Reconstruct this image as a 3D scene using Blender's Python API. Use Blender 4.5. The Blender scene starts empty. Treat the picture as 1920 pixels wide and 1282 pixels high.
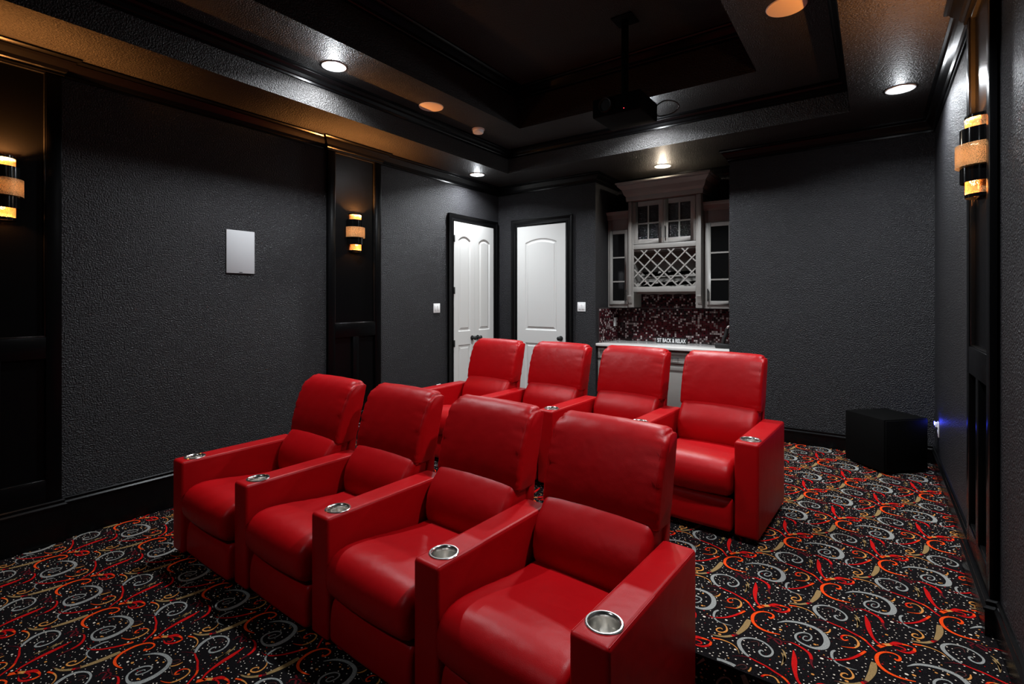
import bpy, bmesh, math, random
from mathutils import Vector, Matrix
from math import sin, cos, pi, radians, sqrt, atan2

scene = bpy.context.scene
COL = scene.collection

# ------------------------------------------------------------------ room numbers (metres)
H = 1.639                      # camera height above the lower floor
XL, XR, YB, YF = -4.50, 0.452, 5.911, -2.2
ZP, YE = 0.1565, 2.16          # raised rear floor: height, front edge
ZS, Z2, Z3 = 3.274, 3.56, 4.0  # soffit, second ring, centre of the tray ceiling
SXL, SXR, SYB, SYF = -3.858, -0.161, 5.276, -1.57
RXL, RXR, RYB, RYF = -3.234, -0.797, 4.637, -0.93
AX0, AX1, AYB = -2.92, -1.291, 6.60   # alcove

# ------------------------------------------------------------------ camera
cam_d = bpy.data.cameras.new('camera'); cam = bpy.data.objects.new('camera', cam_d); COL.objects.link(cam)
cam.location = (0, 0, H)
cam.rotation_euler = (radians(90), 0, radians(35.735))
cam_d.sensor_fit = 'HORIZONTAL'; cam_d.sensor_width = 36.0
cam_d.lens = 941.1/1920*36
cam_d.shift_x = 0.0
cam_d.shift_y = -(641-561.1)/1920
cam_d.clip_start = 0.05
scene.camera = cam

# ------------------------------------------------------------------ world, exposure
w = bpy.data.worlds.new('world'); scene.world = w; w.use_nodes = True
w.node_tree.nodes['Background'].inputs[0].default_value = (0.01, 0.01, 0.012, 1)
w.node_tree.nodes['Background'].inputs[1].default_value = 0.0
vs = scene.view_settings
vs.view_transform = 'Standard'; vs.look = 'None'; vs.gamma = 1.0; vs.use_curve_mapping = False
vs.exposure = 0.0
COOL = (0.90, 0.95, 1.0); WARM = (1.0, 0.83, 0.64); AMBER = (1.0, 0.37, 0.09)
P_RING, P_SOFF, P_ALC, P_SCONCE = 52.0, 36.0, 15.0, 0.8

# ------------------------------------------------------------------ helpers
MATS = {}
def mat(name, col, rough=0.5, metal=0.0, spec=0.5, bump=None, noise=None, emit=None, trans=0.0, coat=0.0, sheen=0.0):
    m = bpy.data.materials.new(name); m.use_nodes = True
    nt = m.node_tree; b = nt.nodes['Principled BSDF']
    b.inputs['Base Color'].default_value = (*col, 1); b.inputs['Roughness'].default_value = rough
    b.inputs['Metallic'].default_value = metal; b.inputs['Specular IOR Level'].default_value = spec
    b.inputs['Transmission Weight'].default_value = trans
    b.inputs['Coat Weight'].default_value = coat
    b.inputs['Sheen Weight'].default_value = sheen
    if emit:
        b.inputs['Emission Color'].default_value = (*emit[0], 1); b.inputs['Emission Strength'].default_value = emit[1]
    tc = nt.nodes.new('ShaderNodeTexCoord')
    def nz(scale, detail=2.0, rough_=0.5):
        n = nt.nodes.new('ShaderNodeTexNoise'); n.inputs['Scale'].default_value = scale
        n.inputs['Detail'].default_value = detail; n.inputs['Roughness'].default_value = rough_
        nt.links.new(tc.outputs['Object'], n.inputs['Vector']); return n
    if noise:                              # (scale, low, high) multiplies the colour
        n = nz(noise[0], 3.0); r = nt.nodes.new('ShaderNodeMapRange')
        r.inputs['From Min'].default_value = .3; r.inputs['From Max'].default_value = .7
        r.inputs['To Min'].default_value = noise[1]; r.inputs['To Max'].default_value = noise[2]
        nt.links.new(n.outputs['Fac'], r.inputs['Value'])
        x = nt.nodes.new('ShaderNodeVectorMath'); x.operation = 'SCALE'; x.inputs[0].default_value = col
        nt.links.new(r.outputs['Result'], x.inputs['Scale']); nt.links.new(x.outputs['Vector'], b.inputs['Base Color'])
    if bump:                               # list of (scale, distance, strength, detail)
        prev = None
        for sc, dist, st, det in bump:
            n = nz(sc, det); bp = nt.nodes.new('ShaderNodeBump')
            bp.inputs['Distance'].default_value = dist; bp.inputs['Strength'].default_value = st
            nt.links.new(n.outputs['Fac'], bp.inputs['Height'])
            if prev: nt.links.new(prev.outputs['Normal'], bp.inputs['Normal'])
            prev = bp
        nt.links.new(prev.outputs['Normal'], b.inputs['Normal'])
    MATS[name] = m; return m

mat('wall_paint', (0.0112, 0.0110, 0.0126), 0.42, spec=0.30, bump=[(100, 0.018, 1.0, 2.5), (330, 0.003, 0.6, 2)])
mat('ceiling_paint', (0.0165, 0.0152, 0.0145), 0.46, spec=0.28, bump=[(100, 0.018, 1.0, 2.5), (330, 0.003, 0.6, 2)])
mat('trim_black', (0.0018, 0.0018, 0.002), 0.27, spec=0.20)
mat('panel_black', (0.0018, 0.0018, 0.0020), 0.27, spec=0.10)
mat('leather', (0.345, 0.0009, 0.0030), 0.40, spec=0.19, bump=[(420, 0.0012, 0.35, 2), (9, 0.012, 0.35, 2)], noise=(3.0, .93, 1.05))
mat('highlight_gloss', (0.006, 0.006, 0.006), 0.16, spec=0.5)  # gloss for the added strips that give the pilaster recesses bright edge lines
mat('band_black', (0.002, 0.002, 0.0022), 0.12, spec=0.5)
mat('steel', (0.86, 0.84, 0.80), 0.20, metal=1.0)
mat('black_plastic', (0.006, 0.006, 0.006), 0.5)
mat('black_matte', (0.0018, 0.0018, 0.0018), 0.7, spec=0.05)
mat('white_door', (0.52, 0.515, 0.495), 0.40)
mat('white_plastic', (0.75, 0.75, 0.74), 0.4)
mat('speaker_white', (0.38, 0.38, 0.385), 0.6)
mat('grille', (0.80, 0.70, 0.58), 0.7, bump=[(600, 0.001, 0.5, 1)])
mat('detector', (0.60, 0.46, 0.40), 0.5)
mat('cabinet', (0.205, 0.194, 0.178), 0.45, noise=(6, .95, 1.05))
mat('cab_dark', (0.025, 0.022, 0.020), 0.6)
mat('counter', (0.60, 0.58, 0.56), 0.12, noise=(9, .90, 1.04))
mat('lens', (1, 1, 1), 0.5, emit=((0.95, 0.97, 1.0), 60))
mat('lens_warm', (1, 1, 1), 0.5, emit=((1.0, 0.86, 0.68), 130))
mat('bulb', (1, .8, .5), 0.5, emit=((1.0, 0.70, 0.36), 16))
mat('night_blue', (0.1, 0.1, 0.8), 0.5, emit=((0.08, 0.10, 1.0), 12))
mat('led_red', (0.8, 0.02, 0.02), 0.5, emit=((1.0, 0.03, 0.05), 8))
mat('sign_black', (0.003, 0.003, 0.003), 0.5)
mat('sign_white', (0.85, 0.85, 0.85), 0.5)
mat('seeded_glass', (0.003, 0.003, 0.0035), 0.10, spec=0.4, trans=0.10, bump=[(90, 0.020, 0.8, 1.5)])
mat('clear_glass', (0.006, 0.006, 0.006), 0.05, spec=0.5, trans=0.35)
mat('grout', (0.020, 0.012, 0.012), 0.8)
for k, (c, r) in enumerate([((0.050, 0.006, 0.009), .12), ((0.012, 0.004, 0.005), .1), ((0.16, 0.13, 0.125), .15), ((0.36, 0.30, 0.29), .2), ((0.028, 0.010, 0.012), .1)]):
    mat('tile_%d' % k, c, r)
mat('red_item', (0.3, 0.05, 0.03), 0.5)
mat('carpet', (0.0058, 0.0050, 0.0056), 0.95, spec=0.02, bump=[(420, 0.004, 0.6, 2)], noise=(260, .25, 1.9))
YARN = dict(silver=(0.235, 0.24, 0.228), red=(0.43, 0.005, 0.005), orange=(0.70, 0.055, 0.006), gold=(0.52, 0.21, 0.05),
            tan=(0.24, 0.155, 0.065), maroon=(0.085, 0.006, 0.010), cream=(0.66, 0.57, 0.48), dim=(0.055, 0.018, 0.016))
for k, c in YARN.items(): mat('yarn_' + k, c, 0.95, spec=0.05, bump=[(420, 0.004, 0.6, 2)], noise=(330, .55, 1.35))

# perforated gold shade: a real screen of fine holes
m = bpy.data.materials.new('gold_mesh'); m.use_nodes = True; nt = m.node_tree
b = nt.nodes['Principled BSDF']; b.inputs['Base Color'].default_value = (0.80, 0.48, 0.22, 1); b.inputs['Metallic'].default_value = .5
b.inputs['Roughness'].default_value = .45
tr = nt.nodes.new('ShaderNodeBsdfTransparent'); tl = nt.nodes.new('ShaderNodeBsdfTranslucent'); tl.inputs['Color'].default_value = (1.0, .62, .30, 1)
tc = nt.nodes.new('ShaderNodeTexCoord'); vo = nt.nodes.new('ShaderNodeTexVoronoi'); vo.inputs['Scale'].default_value = 260
nt.links.new(tc.outputs['Object'], vo.inputs['Vector'])
rg = nt.nodes.new('ShaderNodeMapRange'); rg.inputs['From Min'].default_value = .36; rg.inputs['From Max'].default_value = .48
nt.links.new(vo.outputs['Distance'], rg.inputs['Value'])
mx = nt.nodes.new('ShaderNodeMixShader'); mx.inputs[0].default_value = .5
nt.links.new(b.outputs[0], mx.inputs[1]); nt.links.new(tl.outputs[0], mx.inputs[2])
m2 = nt.nodes.new('ShaderNodeMixShader'); nt.links.new(rg.outputs[0], m2.inputs[0]); nt.links.new(tr.outputs[0], m2.inputs[1]); nt.links.new(mx.outputs[0], m2.inputs[2])
nt.links.new(m2.outputs[0], nt.nodes['Material Output'].inputs['Surface']); MATS['gold_mesh'] = m

def tag(o, label=None, cat=None, group=None, kind=None):
    if label: o['label'] = label
    if cat: o['category'] = cat
    if group: o['group'] = group
    if kind: o['kind'] = kind
    return o
def link_mesh(name, me, parent=None, loc=None):
    o = bpy.data.objects.new(name, me); COL.objects.link(o)
    if parent: o.parent = parent
    if loc is not None: o.location = loc
    return o
def obj(name, bm, m, parent=None, smooth=False, bevel=0.0, seg=2, loc=None, kind=None, angle=35):
    """bmesh -> one mesh object; bevel is applied to sharp edges before linking"""
    bmesh.ops.remove_doubles(bm, verts=bm.verts, dist=1e-6)
    bmesh.ops.recalc_face_normals(bm, faces=bm.faces)
    if bevel > 0:
        es = [e for e in bm.edges if len(e.link_faces) == 2 and e.calc_face_angle(0) > radians(30)]
        bmesh.ops.bevel(bm, geom=es, offset=bevel, segments=seg, profile=0.5, affect='EDGES', clamp_overlap=True)
    if smooth or bevel > 0:
        for f in bm.faces: f.smooth = True
        for e in bm.edges:
            if len(e.link_faces) == 2 and e.calc_face_angle(0) > radians(angle): e.smooth = False
    me = bpy.data.meshes.new(name); bm.to_mesh(me); bm.free()
    for mm in (m if isinstance(m, (list, tuple)) else [m]): me.materials.append(MATS[mm])
    o = link_mesh(name, me, parent, loc)
    if kind: o['kind'] = kind
    return o
def empty(name, loc=(0, 0, 0), rz=0.0):
    o = bpy.data.objects.new(name, None); o.empty_display_size = .1; COL.objects.link(o)
    o.location = loc; o.rotation_euler = (0, 0, rz); return o
def box(bm, x0, x1, y0, y1, z0, z1, mi=0):
    v = [bm.verts.new((x, y, z)) for x in (x0, x1) for y in (y0, y1) for z in (z0, z1)]
    for q in ((0, 1, 3, 2), (4, 6, 7, 5), (0, 4, 5, 1), (2, 3, 7, 6), (0, 2, 6, 4), (1, 5, 7, 3)):
        f = bm.faces.new([v[i] for i in q]); f.material_index = mi
    return v
def B(*a):
    bm = bmesh.new(); box(bm, *a); return bm
def prism(bm, pts, axis, a, b, mi=0):
    """polygon pts in the two other axes, extruded along axis from a to b"""
    def P3(p, t):
        return {'x': (t, p[0], p[1]), 'y': (p[0], t, p[1]), 'z': (p[0], p[1], t)}[axis]
    v0 = [bm.verts.new(P3(p, a)) for p in pts]; v1 = [bm.verts.new(P3(p, b)) for p in pts]
    n = len(pts)
    for f in ([v0[::-1], v1]): bm.faces.new(f).material_index = mi
    for i in range(n): bm.faces.new((v0[i], v0[(i+1) % n], v1[(i+1) % n], v1[i])).material_index = mi
def lathe(bm, prof, n=32, c=(0, 0, 0), a0=0.0, a1=2*pi, axis='z'):
    full = abs((a1-a0)-2*pi) < 1e-6; m_ = n if full else n+1
    rings = []
    for k in range(m_):
        a = a0+(a1-a0)*k/n; rr = []
        for r, z in prof:
            p = (r*cos(a), r*sin(a), z)
            if axis == 'y': p = (p[0], p[2], p[1])
            if axis == 'x': p = (p[2], p[0], p[1])
            rr.append(bm.verts.new((c[0]+p[0], c[1]+p[1], c[2]+p[2])))
        rings.append(rr)
    for k in range(n):
        A, Bq = rings[k], rings[(k+1) % m_]
        for i in range(len(prof)-1):
            try: bm.faces.new((A[i], Bq[i], Bq[i+1], A[i+1]))
            except ValueError: pass
def tube(bm, pts, r, n=8, closed=False):
    pts = [Vector(p) for p in pts]; rings = []; N = len(pts)
    up = Vector((0, 0, 1))
    for i, p in enumerate(pts):
        a = pts[i-1] if (i > 0 or closed) else p; c = pts[(i+1) % N] if (i < N-1 or closed) else p
        t = (c-a).normalized(); u = t.cross(up)
        if u.length < .05: u = t.cross(Vector((1, 0, 0)))
        u.normalize(); v = t.cross(u)
        rings.append([bm.verts.new(p+r*(cos(2*pi*k/n)*u+sin(2*pi*k/n)*v)) for k in range(n)])
    for i in range(N if closed else N-1):
        A, Bq = rings[i], rings[(i+1) % N]
        for k in range(n): bm.faces.new((A[k], A[(k+1) % n], Bq[(k+1) % n], Bq[k]))
    if not closed: bm.faces.new(rings[0][::-1]); bm.faces.new(rings[-1])
def sweep(bm, prof, path, closed=False):
    """prof = [(out, z)...] swept along a horizontal path; 'out' points to the left of travel"""
    N = len(path); rings = []
    for i in range(N):
        p = Vector(path[i]); ns = []
        if i > 0 or closed:
            d = (Vector(path[i])-Vector(path[i-1])).normalized(); ns.append(Vector((-d.y, d.x)))
        if i < N-1 or closed:
            d = (Vector(path[(i+1) % N])-p).normalized(); ns.append(Vector((-d.y, d.x)))
        n = ns[0] if len(ns) == 1 else (ns[0]+ns[1])/(1+ns[0].dot(ns[1]))
        rings.append([bm.verts.new((p.x+o*n.x, p.y+o*n.y, z)) for o, z in prof])
    for i in range(N if closed else N-1):
        A, Bq = rings[i], rings[(i+1) % N]
        for k in range(len(prof)): 
            k2 = (k+1) % len(prof); bm.faces.new((A[k], A[k2], Bq[k2], Bq[k]))
    if not closed: bm.faces.new(rings[0]); bm.faces.new(rings[-1][::-1])
def catmull(pts, n, closed=False):
    """resample a polyline to n points along a Catmull-Rom curve (any dimension)"""
    P = [tuple(map(float, p)) for p in pts]; N = len(P); segs = N if closed else N-1; out = []
    tot = n if closed else n-1
    for k in range(n):
        t = k/tot*segs; i = min(int(t), segs-1); u = t-i
        g = (lambda j: P[j % N]) if closed else (lambda j: P[max(0, min(N-1, j))])
        p0, p1, p2, p3 = g(i-1), g(i), g(i+1), g(i+2)
        out.append(tuple(.5*((2*b_)+(-a_+c_)*u+(2*a_-5*b_+4*c_-d_)*u*u+(-a_+3*b_-3*c_+d_)*u**3) for a_, b_, c_, d_ in zip(p0, p1, p2, p3)))
    return out

# ------------------------------------------------------------------ room shell
PY = [(0.32, 0.98), (3.03, 3.70)]       # pilaster spans along the side walls
PT = 0.035                              # pilaster projection
bm = bmesh.new(); box(bm, XL-.12, XL, YF-.12, YB+.8, -.1, 4.2)
tag(obj('wall_left', bm, 'wall_paint'), kind='structure')
bm = bmesh.new(); box(bm, XR, XR+.12, YF-.12, YB+.8, -.1, 4.2)
tag(obj('wall_right', bm, 'wall_paint'), kind='structure')
for q in ((XL, AX0, YB), (AX1, XR, YB), (AX0, AX1, AYB)):
    tag(obj('wall_back', B(q[0], q[1], q[2], AYB+.12, -.1, 4.2), 'wall_paint'), kind='structure')
bm = bmesh.new(); box(bm, XL, XR, YF-.12, YF, -.1, 4.2)
tag(obj('wall_front', bm, 'wall_paint'), kind='structure')
bm = bmesh.new()
def ring(bm, o, i, z0, z1):
    box(bm, o[0], i[0], o[2], o[3], z0, z1); box(bm, i[1], o[1], o[2], o[3], z0, z1)
    box(bm, i[0], i[1], o[2], i[2], z0, z1); box(bm, i[0], i[1], i[3], o[3], z0, z1)
ring(bm, (XL, XR, YF, AYB), (SXL, SXR, SYF, SYB), ZS, 4.05)
ring(bm, (SXL, SXR, SYF, SYB), (RXL, RXR, RYF, RYB), Z2, 4.05)
box(bm, RXL, RXR, RYF, RYB, Z3, 4.05)
me_o = obj('ceiling', bm, 'ceiling_paint'); tag(me_o, kind='structure')

# ------------------------------------------------------------------ floor, carpet print woven as ribbons
bm = bmesh.new()
prism(bm, [(YF, -.1), (YF, 0), (YE, 0), (YE, ZP), (AYB, ZP), (AYB, -.1)], 'x', XL, XR)
floor = tag(obj('floor', bm, 'carpet'), kind='structure')

def px_floor(x, y, z=ZP):
    f_, th = 941.1, radians(35.735); d = f_*(H-z)/(y-561.1); u = (x-960.5)/f_
    return d*(-sin(th)+u*cos(th)), d*(cos(th)+u*sin(th))+ZP
def M(pts): return [px_floor(1560+a/4.547, 1000+b_/4.547) for a, b_ in pts]
# every motif: (points read off one repeat, widths in mm along it, [yarn colours along it])
MOT = [
 ([(115,507),(180,497),(260,503),(340,520),(430,550),(495,592),(528,640),(520,675),(488,686),(440,684),(380,668),(320,643),(285,618),(278,594),(300,580),(335,577),(375,585),(400,602),(400,622),(375,633),(345,625),(338,610),(352,601),(372,606)],
  [3,12,15,17,19,22,25,25,20,15,11,10,10,10,9,8,7,7,7,6,6,5,5,4], ['silver']),
 ([(490,492),(440,465),(400,435),(380,408),(390,390),(430,384),(490,391),(555,410),(615,440),(645,468),(635,487),(600,490),(565,478),(548,462),(560,455),(578,464)],
  [10,14,17,17,14,10,9,9,9,9,10,10,9,9,7,4], ['silver']),
 ([(372,488),(420,488),(490,496),(560,520),(640,548),(710,578),(770,603),(820,630),(870,668),(925,708)],
  [1,3,6,8,9,9,10,10,9,8], ['maroon','maroon','red','red','red','red','orange','red','red']),
 ([(783,456),(800,482),(815,510),(830,545),(855,585),(890,625),(935,655),(985,668)], [4,14,21,21,15,11,9,6], ['red']),
 ([(932,675),(975,662),(1020,660),(1060,650),(1110,657),(1160,668),(1208,684)], [20,18,17,20,13,9,6], ['orange','gold','red','red','orange','red']),
 ([(1208,684),(1214,705),(1180,717),(1130,712),(1080,697),(1030,680)], [8,13,12,9,6,3], ['orange','red','red','red','maroon']),
 ([(1040,664),(1090,672),(1135,688),(1140,700),(1110,697)], [6,7,7,6,4], ['red']),
 ([(690,945),(760,955),(835,975),(905,1003),(965,1040),(1010,1085)], [10,8,6,5,4,2], ['orange','gold','gold','gold','tan']),
 ([(1072,757),(1095,770),(1115,762),(1100,740),(1050,720),(990,712),(945,722),(932,750),(955,793),(1005,832),(1065,862),(1130,885),(1200,903),(1265,915)],
  [8,11,11,9,8,9,12,15,15,14,13,11,8,4], ['orange']),
 ([(140,908),(110,912),(84,893),(90,873),(130,870),(180,884),(218,915),(228,950),(200,974),(150,974),(80,962)], [5,7,9,9,6,6,8,10,7,5,2], ['orange','orange','red','orange','gold','gold','gold','gold','orange','orange']),
 ([(505,736),(560,755),(620,765),(690,764),(750,752),(800,730),(838,706)], [2,5,7,9,11,12,10], ['maroon','red','red','red','red','orange']),
 ([(605,700),(583,712),(590,745),(625,780),(680,806),(740,824),(800,836)], [9,11,11,9,7,5,2], ['silver']),
 ([(680,806),(735,830),(772,862),(780,885),(755,895),(712,888),(686,872),(692,858),(718,858),(738,870)], [2,5,7,9,8,7,7,7,6,4], ['gold']),
 ([(917,783),(921,812),(920,845),(906,880),(886,910)], [18,26,26,22,14], ['tan']),
 ([(890,912),(870,920),(850,925)], [13,13,13], ['maroon','red']),
 ([(852,925),(800,932),(740,928),(690,918),(640,908)], [15,13,10,7,3], ['tan','tan','tan','dim']),
 ([(175,640),(240,643),(300,662),(360,690),(410,722),(433,755),(440,790),(470,825)], [3,6,9,12,14,13,9,4], ['maroon','red','red','red','red','maroon','maroon']),
 ([(192,692),(215,712),(228,745),(226,775),(215,803)], [3,8,11,10,4], ['tan']),
 ([(1150,918),(1195,935),(1240,960),(1290,990),(1320,1003),(1312,978),(1270,957),(1215,948),(1180,955),(1210,975)], [8,10,9,9,8,8,7,6,6,4], ['maroon']),
 ([(535,552),(532,570),(508,578),(478,572)], [4,8,6,3], ['gold','gold','tan']),
 ([(430,545),(455,536),(490,541),(505,555),(485,563),(462,556)], [4,5,5,5,4,3], ['dim']),
 ([(1370,1075),(1395,1095),(1430,1130),(1440,1165)], [4,9,10,4], ['tan']),
 ([(460,408),(490,404),(520,412),(528,432)], [3,4,5,4], ['dim']),
 ([(560,600),(640,630),(700,640)], [2,6,2], ['dim']),
]
LA, LBX, LBY = 0.4684, 0.2423, 0.4628
slots = list(YARN)
shapes = []        # (list of (X, s) polygon quads, material slot, layer)
occupied = []
for pts, wd, cols in MOT:
    c = catmull(M(pts), max(14, len(pts)*4)); ww = catmull([(v,) for v in wd], len(c)); n = len(c)
    L, R = [], []
    for i in range(n):
        a, b_ = c[max(0, i-1)], c[min(n-1, i+1)]
        dx, dy = b_[0]-a[0], b_[1]-a[1]; q = math.hypot(dx, dy) or 1e-6; h = max(.0008, ww[i][0]*.0005*.94)
        L.append((c[i][0]-dy/q*h, c[i][1]+dx/q*h)); R.append((c[i][0]+dy/q*h, c[i][1]-dx/q*h))
        occupied.append((c[i][0], c[i][1], h))
    for i in range(n-1):
        k = cols[min(len(cols)-1, int(i/(n-1)*len(cols)))]
        shapes.append(([L[i], R[i], R[i+1], L[i+1]], slots.index(k), 1))
rng = random.Random(11)
occ = []
for x, y, h in occupied:
    j = round(y/LBY); 
    for dj in range(-1, 2):
        jj = math.floor(y/LBY)+dj; yy = y-jj*LBY; xx = x-jj*LBX; xx -= math.floor(xx/LA)*LA
        for s in (-LA, 0, LA): occ.append((xx+s, yy, h))
dots = []
tries = 0
while len(dots) < 235 and tries < 14000:
    tries += 1
    v = rng.uniform(0, LBY); u = rng.uniform(0, LA)
    big = rng.random() < .10; r = rng.uniform(.0042, .0062) if big else rng.uniform(.0019, .0033)
    if any((u-a)**2+(v-b_)**2 < (r+h+.002)**2 for a, b_, h in occ): continue
    if any((u-a)**2+(v-b_)**2 < (r+q+.007)**2 for a, b_, q in dots): continue
    dots.append((u, v, r))
    k = rng.choices(['cream', 'gold', 'red', 'maroon'], [.80, .08, .04, .08] if not big else [.6, .4, 0, 0])[0]
    shapes.append(([(u+r*cos(a*pi/3)*1.25, v+r*sin(a*pi/3)) for a in range(6)], slots.index(k), 0))
def carpet_at(X, s, h):
    if s < YE: return (X, s, h)
    if s < YE+ZP: return (X, YE-h, s-YE)
    return (X, s-ZP, ZP+h)
V, F, MI = [], [], []
for j in range(-8, 16):
    for i in range(-20, 16):
        ox, oy = i*LA+j*LBX, j*LBY
        if ox < XL-3 or ox > XR+3: continue
        for poly, mi, layer in shapes:
            cx = sum(p[0] for p in poly)/len(poly)+ox; cy = sum(p[1] for p in poly)/len(poly)+oy
            if not (XL+.02 < cx < XR-.02 and -1.2 < cy < YB+ZP-.02): continue
            if YE-.012 < cy < YE+.012 or YE+ZP-.012 < cy < YE+ZP+.012: continue
            b0 = len(V); V += [carpet_at(p[0]+ox, p[1]+oy, .0009+.0004*layer) for p in poly]
            F.append(tuple(range(b0, b0+len(poly)))); MI.append(mi)
me = bpy.data.meshes.new('carpet_pattern'); me.from_pydata(V, [], F)
for k in slots: me.materials.append(MATS['yarn_'+k])
me.polygons.foreach_set('material_index', MI); me.update()
bmx = bmesh.new(); bmx.from_mesh(me)
bmesh.ops.recalc_face_normals(bmx, faces=[])
for f in bmx.faces:
    if f.normal.z < -.5 or (abs(f.normal.z) < .5 and f.normal.y > 0): f.normal_flip()
bmx.to_mesh(me); bmx.free()
pat = link_mesh('carpet_pattern', me, floor); pat['kind'] = 'stuff'

# ------------------------------------------------------------------ pilasters, mouldings
def pilaster_path(x, s, ys):          # inner wall line along one side wall, including pilaster jogs; s=+1 left wall, -1 right wall
    out = []
    for a, b_ in ys:
        out += [(x, a), (x+s*PT, a), (x+s*PT, b_), (x, b_)]
    return out
CROWN = lambda z, o=.09, h=.12: [(0, z-h), (.012, z-h), (.012, z-h+.016), (.022, z-h+.022), (.030, z-h+.045), (.055, z-.045), (.066, z-.030), (.066, z-.024), (.078, z-.020), (o, z-.012), (o, z), (0, z)]
right_line = [(XR, YF)]+pilaster_path(XR, -1, PY)+[(XR, YB)]
left_line = [(XL, YB)]+pilaster_path(XL, 1, PY)[::-1]+[(XL, YF)]
back_line = [(AX1, YB), (AX1, AYB), (AX0, AYB), (AX0, YB)]
loop = right_line+back_line+left_line
bm = bmesh.new(); sweep(bm, CROWN(ZS), loop, closed=True)
tag(obj('trim_1', bm, 'trim_black'), kind='structure')
bm = bmesh.new(); sweep(bm, CROWN(Z2, .075, .10), [(SXR, SYF), (SXR, SYB), (SXL, SYB), (SXL, SYF)], closed=True)
tag(obj('trim_2', bm, 'trim_black'), kind='structure')
bm = bmesh.new(); sweep(bm, CROWN(Z3, .09, .12), [(RXR, RYF), (RXR, RYB), (RXL, RYB), (RXL, RYF)], closed=True)
tag(obj('trim_3', bm, 'trim_black'), kind='structure')
def BASE(z0, z1): return [(0, z0), (.018, z0), (.018, z1-.045), (.024, z1-.043), (.024, z1-.034), (.012, z1-.024), (.012, z1-.018), (.016, z1-.014), (.016, z1-.006), (.008, z1), (0, z1)]
ZBT = ZP+.161
bm = bmesh.new(); sweep(bm, BASE(ZP, ZBT), [(XR, YE)]+pilaster_path(XR, -1, PY[1:])+[(XR, YB)])
sweep(bm, BASE(0, .161), [(XR, YF)]+pilaster_path(XR, -1, PY[:1])+[(XR, YE)])
tag(obj('baseboard_right', bm, 'trim_black'), kind='structure')
bm = bmesh.new(); sweep(bm, BASE(ZP, ZBT), [(XR, YB), (AX1, YB)]); sweep(bm, BASE(ZP, ZBT), [(AX0, YB), (-3.235, YB)]); sweep(bm, BASE(ZP, ZBT), [(-4.258, YB), (XL, YB)])
tag(obj('baseboard_back', bm, 'trim_black'), kind='structure')
bm = bmesh.new(); sweep(bm, BASE(ZP, ZBT), [(XL, 4.80)]+pilaster_path(XL, 1, PY[1:])[::-1]+[(XL, YE)])
sweep(bm, BASE(0, .288), [(XL, YE)]+pilaster_path(XL, 1, PY[:1])[::-1]+[(XL, YF)])
tag(obj('baseboard_left', bm, 'trim_black'), kind='structure')

def pilaster(x, s, y0, y1, zb, label):
    """flat panelled wall pilaster: tall recessed panel above, two short ones below a rail"""
    e = empty('wall_pilaster', (x, (y0+y1)/2, zb)); tag(e, label, 'pilaster', 'panelled pilasters on the side walls')
    hw = (y1-y0)/2; st = .080
    def bxx(u0, u1, a, b_, c, d):      # out-from-wall, along, up (local)
        xs = sorted((s*u0, s*u1)); return B(xs[0], xs[1], a, b_, c, d)
    ztop = ZS-.12-zb; zr0, zr1 = 1.245-zb, 1.387-zb; zlow = .43-zb if zb > .1 else .35-zb
    obj('back_panel', bxx(0, .010, -hw, hw, 0, ztop), 'panel_black', e)
    for a, b_ in ((-hw, -hw+st), (hw-st, hw)): obj('stile', bxx(0, PT, a, b_, 0, ztop), 'panel_black', e, bevel=.002)
    obj('rail', bxx(0, PT, -hw+st, hw-st, zr0, zr1), 'panel_black', e, bevel=.002)
    obj('rail', bxx(0, PT, -hw+st, hw-st, 3.15-zb, ztop), 'panel_black', e, bevel=.002)
    obj('rail', bxx(0, PT, -hw+st, hw-st, 0, zlow), 'panel_black', e, bevel=.002)
    obj('stile', bxx(0, PT, -.035, .035, zlow, zr0), 'panel_black', e, bevel=.002)
    za, zb2, ya, yb = zr1, 3.15-zb, -hw+st, hw-st; r = .009  # added glossy strips standing in for light caught on the recess edges
    for q in ((ya, yb, za, za+r), (ya, yb, zb2-r, zb2), (ya, ya+r, za+r, zb2-r), (yb-r, yb, za+r, zb2-r)):
        obj('edge_highlight_strip', bxx(.008, PT-.006, *q), 'highlight_gloss', e, bevel=.003, seg=3)
    for yy, yz in ((ya, -.035), (.035, yb)):  # likewise added for an edge highlight, along the bottom of the lower recesses
        obj('edge_highlight_strip', bxx(.008, PT-.006, yy, yz, zlow, zlow+r), 'highlight_gloss', e, bevel=.003, seg=3)
    return e
pilaster(XL, 1, *PY[0], .288, 'black panelled pilaster at the left edge of the photo')
pilaster(XL, 1, *PY[1], ZBT, 'black panelled pilaster on the left wall beyond the white wall speaker')
pilaster(XR, -1, *PY[1], ZBT, 'black panelled pilaster on the right wall, seen edge on')

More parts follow.
